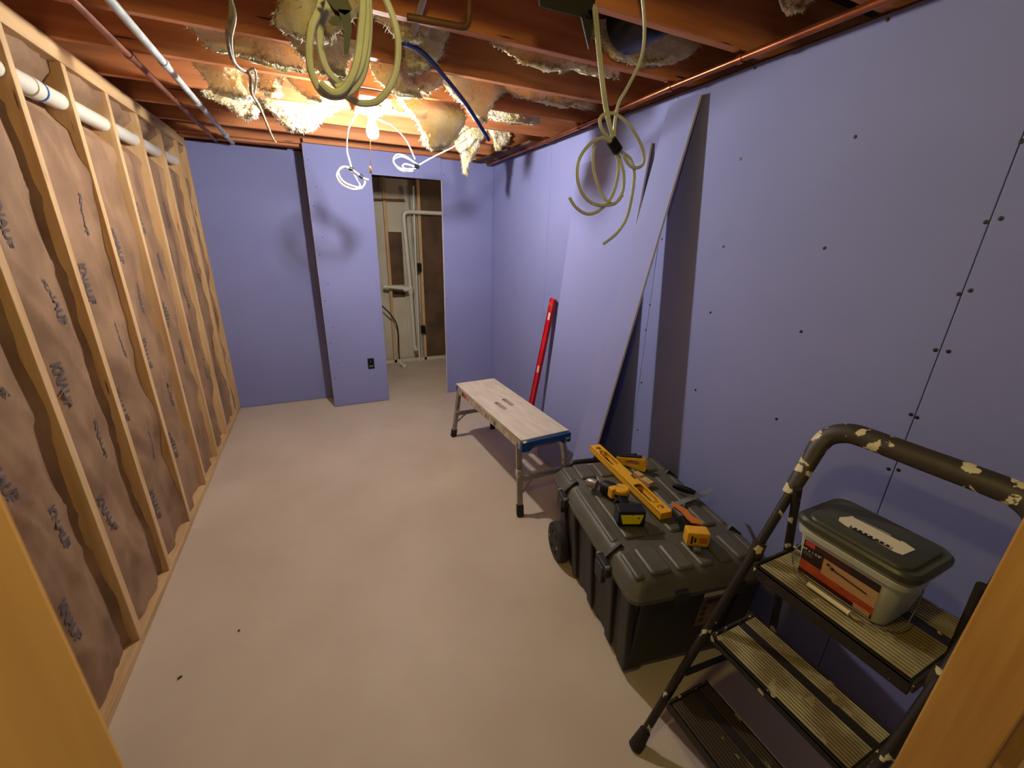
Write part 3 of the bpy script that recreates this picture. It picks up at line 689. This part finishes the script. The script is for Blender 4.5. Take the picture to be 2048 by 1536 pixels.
for sx in (-1, 1):
    wh = NB(); lathe(wh, [(.03,-.022),(.085,-.026),(.1,-.02),(.104,0),(.1,.02),(.085,.026),(.03,.022)], (sx*.285,.315,.104), 28, Matrix.Rotation(math.pi/2,3,'Y'))
    w_ = part('wheel', wh, M['rubber'], tb, True)
    for k in range(6):
        a = k*math.pi/3; bm = NB(); lathe(bm, [(.009,-.001),(.009,.002)], (sx*.285+sx*.0265,.315+.055*math.cos(a),.104+.055*math.sin(a)), 10, Matrix.Rotation(sx*math.pi/2,3,'Y')); part('hub_hole', bm, M['steel'] if k % 3 == 0 else M['tape'], w_)
bm = NB(); tube(bm, corner((-.2,.40,.2),(-.2,.44,.50),(.2,.44,.50),.04)+corner((-.2,.44,.50),(.2,.44,.50),(.2,.40,.2),.04)[1:], .014, 10); part('pull_handle', bm, M['black'], tb, True)
def on_end(x0, x1, z0, z1, m, name, par, d=.001):      # flat tag on the near end face
    bm = NB(); f = lambda z: -(.355+(.392-.355)*(z-.04)/.4) - d
    vs = [bm.verts.new(p) for p in ((x0,f(z0),z0),(x1,f(z0),z0),(x1,f(z1),z1),(x0,f(z1),z1))]; bm.faces.new(vs)
    r = bmesh.ops.extrude_face_region(bm, geom=bm.faces[:])
    for v in [g for g in r['geom'] if isinstance(g, bmesh.types.BMVert)]: v.co.y += .0008
    return part(name, bm, m, par)
tg = on_end(.03,.13,.20,.40, M['tagbrown'], 'product_tag', tb, .0014)
on_end(.03,.13,.365,.40, M['paper'], 'tag_strip', tg, .0022); on_end(.05,.115,.325,.348, M['tagdark'], 'tag_block', tg, .0022)
for z in (.30,.27,.235): on_end(.04,.062,z-.01,z+.01, M['tagdark'], 'tag_block', tg, .0022)

# ---------------------------------------------------------------- tools on the lid
LZ = .529
R2 = Matrix.Rotation(TBR, 4, 'Z')
# yellow level
lvA, lvB = P(1192,892,z=.56), P(1330,1022,z=.56)
ang = math.atan2((lvA-lvB).y, (lvA-lvB).x); c = (lvA+lvB)/2
lv = thing('spirit_level', 'yellow box spirit level lying flat across the toolbox lid', 'level', (c.x, c.y, LZ), ang)
HLv = .305
def ov(cx, hx, hy, r): return [(cx+x, y) for x, y in rrect(hx, hy, r, 5)]
notch = [(-.05,-.031),(-.05,-.016),(-.012,-.016),(-.012,-.031)]
out = [(-HLv,-.031)] + notch + [(HLv,-.031),(HLv,.031),(-HLv,.031)]
bm = plate_mesh(out, [ov(-.16,.070,.021,.014), ov(.16,.070,.021,.014), ov(-.27,.013,.016,.012), ov(-.235,.011,.013,.01), ov(.27,.013,.016,.012), ov(.235,.011,.013,.01)], .005, Matrix.Translation((0,0,.030)))
part('face_plate', bm, M['yellow'], lv)
bm = plate_mesh(out, [ov(-.16,.070,.021,.014), ov(.16,.070,.021,.014), ov(-.27,.013,.016,.012), ov(.27,.013,.016,.012)], .005, Matrix.Translation((0,0,.0025)))
part('face_plate', bm, M['yellow'], lv)
bm = NB(); box(bm, (0,.029,.0163), (2*HLv,.004,.0323)); part('rail', bm, M['yellow'], lv)
for x0, x1 in ((-HLv,-.05), (-.012,HLv)):
    bm = NB(); box(bm, ((x0+x1)/2,-.029,.0163), (x1-x0,.004,.0323)); part('rail', bm, M['yellow'], lv)
for sx in (-1, 1):
    bm = NB(); box(bm, (sx*(HLv+.004),0,.0163), (.008,.063,.034), bevel=.003); part('end_cap', bm, M['yellow'], lv)
    bm = NB(); tube(bm, [(sx*.27-.012,0,.02),(sx*.27+.012,0,.02)], .006, 8); part('vial', bm, M['cream'], lv, True)
bm = NB(); box(bm, (-.031,-.02,.016), (.036,.008,.03), bevel=.002); part('center_vial', bm, M['tape'], lv)
# cordless drill lying on its side
dr = thing('cordless_drill', 'yellow and black cordless drill with bright yellow battery sticker on toolbox lid', 'drill', (1.957, 1.225, LZ), math.radians(68))
# local x runs from battery end towards the chuck side; y across
bm = NB(); tube(bm, [(-.06,.0,.036),(-.045,0,.036),(.045,0,.036),(.06,0,.036)], .032, 18, radii=[.024,.033,.034,.028]); 
bm.transform(Matrix.Translation((.02,.015,0)) @ Matrix.Rotation(math.radians(50),4,'Z')); part('motor_body', bm, M['tape'], dr, True)
bm = NB(); lathe(bm, [(.0,.0),(.034,0),(.036,.006),(.036,.02),(.030,.026),(.0,.026)], (.0,-.008,.043), 22); part('motor_cover', bm, M['yellow'], dr, True)
bm = NB(); tube(bm, [(.02,0,0),(.045,0,0),(.065,0,0),(.075,0,0)], .02, 16, radii=[.024,.024,.019,.011]); bm.transform(Matrix.Translation((.055,.07,.036)) @ Matrix.Rotation(math.radians(50),4,'Z')); part('chuck', bm, M['steel'], dr, True)
bm = NB(); box(bm, (.0,.03,.045), (.03,.035,.05), Matrix.Rotation(.4,3,'Z'), .006); part('gear_case', bm, M['yellow'], dr)
bm = NB(); bar(bm, (-.02,-.0,.033), (-.115,.0,.033), .04, .034, bevel=.01); part('handle', bm, M['tape'], dr)
bm = NB(); box(bm, (-.045,.025,.033), (.03,.016,.018), bevel=.004); part('trigger', bm, M['black'], dr)
bm = NB(); box(bm, (-.15,.0,.037), (.06,.115,.072), bevel=.008); bt_ = part('battery', bm, M['black'], dr)
bm = NB(); box(bm, (-.122,.0,.039), (.012,.105,.062), bevel=.004); part('battery_rail', bm, M['toolbox'], bt_)
st_poly = [(-.048,.022),(-.004,.022),(.0,.018),(.004,.022),(.048,.022),(.036,-.022),(-.036,-.022)]
bm = plate_mesh(st_poly, [], .001, Matrix.Translation((-.1807,0,.036)) @ Matrix.Rotation(-math.pi/2,4,'Z') @ Matrix.Rotation(math.pi/2,4,'X')); part('battery_sticker', bm, M['brightyellow'], bt_)
bm = plate_mesh([(.022,.002),(.032,.002),(.027,-.008)], [], .001, Matrix.Translation((-.1813,0,.044)) @ Matrix.Rotation(-math.pi/2,4,'Z') @ Matrix.Rotation(math.pi/2,4,'X')); part('warning_mark', bm, M['black'], bt_)
# compact tool with yellow battery
p = P(1392,1070,z=.57); mt = thing('cordless_multitool', 'small cordless tool with yellow battery end and orange bracket on toolbox lid', 'power tool', (p.x, p.y, LZ+.004), math.radians(60))
bm = NB(); box(bm, (-.005,0,.036), (.05,.085,.062), bevel=.008); b_ = part('battery', bm, M['yellow'], mt)
for dy, h in ((.024,.034),(.012,.02)):
    bm = NB(); box(bm, (-.0305,dy,.036), (.001,.007,h)); part('printed_mark', bm, M['black'], b_)
bm = NB(); box(bm, (-.0305,-.018,.036), (.001,.03,.024), bevel=.0004); part('side_panel', bm, M['orange'], b_)
bm = NB(); bar(bm, (.02,0,.03), (.10,.01,.03), .06, .05, bevel=.01); part('grip', bm, M['tape'], mt)
bm = NB(); tube(bm, [(.09,.01,.03),(.16,.03,.032)], .024, 14); part('motor_body', bm, M['toolbox'], mt, True)
bm = plate_mesh([(.03,-.03),(.05,-.035),(.085,-.005),(.12,.0),(.175,.05),(.155,.055),(.11,.03),(.07,.02),(.04,.01)], [], .006, Matrix.Translation((0,.0,.062))); part('bracket', bm, M['orange'], mt)
bm = NB(); bar(bm, (.05,0,.05), (.05,0,.064), .012, .012); part('bracket_bolt', bm, M['steel'], mt)
bm = NB(); box(bm, (-.042,.005,.008), (.03,.025,.014), bevel=.002); part('belt_clip', bm, M['steel'], mt)
# stapler
p = P(1266,922,z=.56); sp = thing('hand_stapler', 'yellow and cream hand stapler with black grip slot on toolbox lid', 'stapler', (p.x, p.y, LZ), math.radians(-62))
prof = [(-.085,0),(.07,0),(.078,.02),(.07,.052),(.045,.066),(.01,.055),(-.05,.038),(-.085,.03)]
bm = plate_mesh(prof, [[(-.03,.014),(.03,.02),(.044,.04),(.035,.048),(.0,.042),(-.035,.028)]], .034, Matrix.Rotation(math.pi/2,4,'X')); part('body', bm, M['yellow'], sp)
bm = plate_mesh([(x*.99,y*.98) for x,y in prof], [[(-.03,.014),(.03,.02),(.044,.04),(.035,.048),(.0,.042),(-.035,.028)]], .002, Matrix.Translation((0,.0185,0)) @ Matrix.Rotation(math.pi/2,4,'X')); part('side_plate', bm, M['cream'], sp)
bm = NB(); bar(bm, (-.08,0,.034), (.04,0,.07), .02, .012, bevel=.004); part('lever', bm, M['black'], sp)
# wood block
p = P(1283,958,z=.55); bm = NB(); box(bm, (0,0,0), (.035,.10,.024), bevel=.002); box(bm, (-.002,.03,.016), (.03,.04,.012), bevel=.002)
bm.transform(Matrix.Translation((p.x+.012,p.y,LZ+.013)) @ Matrix.Rotation(math.radians(8),4,'Z')); single('wood_block', bm, M['woodblock'], 'small pale wood offcut beside the yellow level on toolbox lid', 'wood')
# steel rule
a, b = P(1330,1014,z=.548), P(1428,978,z=.548); bm = NB(); bar(bm, (a.x,a.y,LZ+.012), (b.x,b.y,LZ+.018), .026, .0016)
single('steel_rule', bm, M['rule'], 'thin steel rule tucked under the end of yellow level', 'ruler')
# black pry tool
a, b = P(1345,975,z=.55), P(1390,990,z=.55)
t = thing('black_putty_knife', 'short black handled knife lying over the steel rule', 'knife', (a.x, a.y, LZ+.02), math.atan2(b.y-a.y, b.x-a.x))
bm = NB(); tube(bm, [(0,0,.012),(.02,0,.012),(.07,0,.012),(.10,0,.012)], .014, 12, radii=[.008,.015,.016,.01], flat=.8); part('handle', bm, M['tape'], t, True)
bm = NB(); box(bm, (.118,0,.012), (.045,.02,.002)); part('blade', bm, M['steel'], t)
# driver bits on the lid
p = P(1200,966,z=.54); bm = NB(); tube(bm, [(p.x,p.y,LZ+.008),(p.x+.02,p.y+.05,LZ+.008)], .006, 8); single('driver_bit', bm, M['steel'], 'steel driver bit lying beyond the drill chuck on toolbox lid', 'bit', smooth=True)

# ================================================================ STEP LADDER
ld_ = thing('step_ladder', 'paint spattered dark step stool with three ribbed treads and hoop handrail', 'step ladder', (2.0, .42, 0))
O = Vector((2.0,.42,0)); YA, YZ = .640, .185
def Lp(x, y, z): return Vector((x,y,z)) - O
for y, ys in ((YA,'l'), (YZ,'r')):
    f = Vector((1.655,y,.02)); j = Vector((2.025,y,.715)); e = Vector((2.15,y,.95))
    bm = NB(); tube(bm, [Lp(*f), Lp(*j), Lp(*e)], .0135, 12); lg = part('front_leg', bm, M['ladderdark'], ld_, True)
    bm = NB(); tube(bm, [Lp(f.x-.012,y,.0), Lp(f.x+.022,y,.062)], .021, 12, radii=[.024,.018]); part('rubber_foot', bm, M['rubber'], lg, True)
    bm = NB(); tube(bm, [Lp(2.02,y,.675), Lp(2.035,y,.735)], .02, 12); part('hinge_joint', bm, M['ladder'], lg, True)
    bm = NB(); tube(bm, [Lp(2.11,y-.022*(1 if y > .4 else -1),.93), Lp(2.185,y-.022*(1 if y > .4 else -1),.55), Lp(2.26,y-.022*(1 if y > .4 else -1),.02)], .0125, 12); rg_ = part('rear_leg', bm, M['ladderdark'], ld_, True)
    bm = NB(); tube(bm, [Lp(2.255,y-.022*(1 if y > .4 else -1),.05), Lp(2.263,y-.022*(1 if y > .4 else -1),.0)], .019, 12); part('rubber_foot', bm, M['rubber'], rg_, True)
    bm = NB(); bar(bm, Lp(1.79,y-.012*(1 if y > .4 else -1),.29), Lp(2.225,y-.012*(1 if y > .4 else -1),.22), .018, .006); part('side_brace', bm, M['ladderdark'], ld_)
hp = [Lp(2.115,YA,.895), Lp(2.165,YA,.985), Lp(2.20,YA,1.05), Lp(2.222,YA-.012,1.085), Lp(2.236,YA-.05,1.108), Lp(2.24,YA-.10,1.112), Lp(2.24,(YA+YZ)/2,1.112),
      Lp(2.24,YZ+.10,1.112), Lp(2.236,YZ+.05,1.108), Lp(2.222,YZ+.012,1.085), Lp(2.20,YZ,1.05), Lp(2.165,YZ,.985), Lp(2.115,YZ,.895)]
bm = NB(); hs = smooth_path(hp, 5); rad = []
for i in range(len(hs)):
    k = min(i, len(hs)-1-i)/ (len(hs)*.3); rad.append(.0135 + .0055*min(1,k))
tube(bm, hs, .02, 16, radii=rad, flat=1.65, flatdir=(0,0,1)); part('handrail', bm, M['ladder'], ld_, True)
def tread(x0, x1, z, y0, y1, th, mt_, ridges, lip=.03):
    bm = NB(); box(bm, Lp((x0+x1)/2,(y0+y1)/2,z-.006), (x1-x0, y1-y0, .012), bevel=.003)
    box(bm, Lp(x0+.004,(y0+y1)/2,z-lip/2), (.008, y1-y0, lip), bevel=.002); box(bm, Lp(x1-.004,(y0+y1)/2,z-lip/2), (.008, y1-y0, lip), bevel=.002)
    tr = part('tread', bm, M['ladderdark'], ld_)
    bm = NB(); 
    for k in range(ridges):
        x = x0+.012+(x1-x0-.024)*k/(ridges-1)
        if ridges > 14 and abs(k-ridges*.62) < 1.2: continue
        box(bm, Lp(x,(y0+y1)/2,z+.0012), ((x1-x0)/ridges*.55, y1-y0-.012, .0035))
    part('tread_ribs', bm, M[mt_], tr)
    for y in (y0-.004, y1+.004):
        bm = NB(); box(bm, Lp((x0+x1)/2,y,z-.012), (x1-x0,.008,.035), bevel=.002); part('tread_end', bm, M['ladder'], tr)
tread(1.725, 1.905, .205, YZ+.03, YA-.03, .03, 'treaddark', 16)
tread(1.865, 2.065, .440, YZ+.03, YA-.03, .03, 'tread', 18)
tread(1.995, 2.335, .680, YZ+.03, YA-.03, .04, 'tread', 26, .045)

# ---------------------------------------------------------------- screw pail on the top tread
PZ = .6835; pc = Vector((2.165, .435, PZ))
pl = thing('screw_pail', 'translucent plastic pail with dark green lid and orange label on top tread', 'pail', pc)
def hw(z): return .082+.022*z/.18, .112+.020*z/.18     # half sizes at height z
secs = []
for z in (0, .006, .05, .10, .145): a, b = hw(z); secs.append((z, a-(.006 if z == 0 else 0), b-(.006 if z == 0 else 0), .03))
a, b = hw(.15); secs += [(.148,a+.008,b+.008,.035),(.165,a+.010,b+.010,.035),(.168,a+.004,b+.004,.035),(.185,a+.006,b+.006,.035)]
bm = NB(); loft(bm, secs); part('tub', bm, M['pail'], pl, 35)
bm = NB(); loft(bm, [(.176,a+.012,b+.012,.04),(.182,a+.017,b+.018,.042),(.196,a+.016,b+.017,.042),(.203,a+.010,b+.011,.04),(.200,a-.004,b-.004,.035),(.206,a-.008,b-.008,.03),(.208,a-.014,b-.014,.03)]); lid = part('lid', bm, M['lid'], pl, 35)
bm = plate_mesh([(-.03,.075),(-.012,.082),(.03,.07),(.034,.03),(.037,-.02),(.030,-.026),(.036,-.05),(.028,-.078),(-.028,-.075),(-.034,-.06),(-.031,.02),(-.038,.05)], [], .0008, Matrix.Translation((-.012,-.01,.2088))); sk = part('torn_sticker', bm, M['paper'], lid)
bm = plate_mesh([(-.036,.045),(-.022,.047),(-.018,-.05),(-.031,-.052)], [], .0006, Matrix.Translation((-.012,-.01,.2095))); part('printed_band', bm, M['lblack'], sk)
for k, l in enumerate((.011,.006,.009,.006,.010,.005,.008,.009)):
    bm = NB(); box(bm, (-.0385+.0003*k,.03-.0125*k,.2102), (.007-.0004*(k % 3), l*.6, .0003)); part('printed_glyph', bm, M['white'], sk)
bm = plate_mesh([(.027,.066),(.03,.066),(.033,-.045),(.03,-.045)], [], .0006, Matrix.Translation((-.012,-.01,.2095))); part('printed_line', bm, M['tagdark'], sk)
# front label: follows the sloping front face (towards -x)
def on_front(y0, y1, z0, z1, m, name, par, d):
    bm = NB(); f = lambda z: -hw(z)[0] - d
    vs = [bm.verts.new(p) for p in ((f(z0),y0,z0),(f(z0),y1,z0),(f(z1),y1,z1),(f(z1),y0,z1))]; bm.faces.new(vs)
    r = bmesh.ops.extrude_face_region(bm, geom=bm.faces[:])
    for v in [g for g in r['geom'] if isinstance(g, bmesh.types.BMVert)]: v.co.x += .0004
    return part(name, bm, M[m], par)
lb = on_front(-.088,.104,.012,.132,'lorange','label',pl,.0008)
on_front(-.088,.104,.108,.132,'lmaroon','top_band',lb,.0014); on_front(-.088,-.02,.108,.132,'lblack','band_end',lb,.0017)
on_front(.074,.100,.114,.130,'lred','logo_patch',lb,.0018); on_front(.048,.104,.062,.115,'lblack','size_panel',lb,.0020)
on_front(-.088,.046,.052,.107,'ltan','picture_panel',lb,.0014); on_front(-.088,.104,.012,.026,'lmaroon','bottom_band',lb,.0014)
on_front(-.084,-.045,.014,.030,'ltan','barcode_patch',lb,.0018)
def front_text(s, size, y, z, m, name, par, d):
    Mx = Matrix(((0,0,-1,-hw(z)[0]-d),(-1,0,0,y),(0,1,0,z),(0,0,0,1)))
    part(name, text_bm(s, size, Mx), M[m], par)
front_text('#9 x 1-5/8"', .0115, .077, .103, 'white', 'size_text', lb, .0040)
for k, z in enumerate((.092,.085)):
    on_front(.078-.004*k,.100,z-.0015,z+.0015,'tagbrown','small_print',lb,.0030)
bm = NB(); f = lambda z: -hw(z)[0]-.0035
bar(bm, (f(.090),.022,.090), (f(.080),-.066,.082), .003, .001, up=(1,0,0)); bar(bm, (f(.091),.024,.092), (f(.089),.017,.088), .009, .001, up=(1,0,0)); part('screw_picture', bm, M['lblack'], lb)
on_front(.028,.036,.092,.099,'lblack','star_mark',lb,.0030)
# bail handle hanging at the front
piv = .10; 
yb = hw(.12)[1]+.010
hpth = smooth_path([(0,-yb,.125), (-.012,-yb-.004,.06), (-.06,-yb-.002,.018), (-.112,-.08,.010), (-.116,-.055,.012)], 6)
bm = NB(); tube(bm, hpth, .0018, 6); part('bail_wire', bm, M['steel'], pl, True)
bm = NB(); tube(bm, smooth_path([(-.116,.055,.012), (-.114,.085,.016), (-.07,yb,.035), (-.012,yb+.004,.08), (0,yb,.125)], 6), .0018, 6); hd = part('bail_wire', bm, M['steel'], pl, True)
bm = NB(); tube(bm, [(-.116,-.055,.012),(-.116,-.049,.012),(-.116,.049,.012),(-.116,.055,.012)], .0075, 12, radii=[.0085,.007,.007,.0085]); part('grip', bm, M['cream'], hd, True, 'cream plastic grip')

# ---------------------------------------------------------------- bits of debris on the floor
for i, (u, v) in enumerate(((360,1356), (478,1262))):
    p = P(u, v, z=0); bm = NB(); box(bm, (p.x,p.y,.003), (.014 if i == 0 else .007,.006,.006), Matrix.Rotation(.6,3,'Z'), .001)
    single('debris_crumb', bm, M['tagdark'], ('larger dark crumb of debris on the open floor', 'tiny dark crumb of debris on the open floor')[i], 'debris')
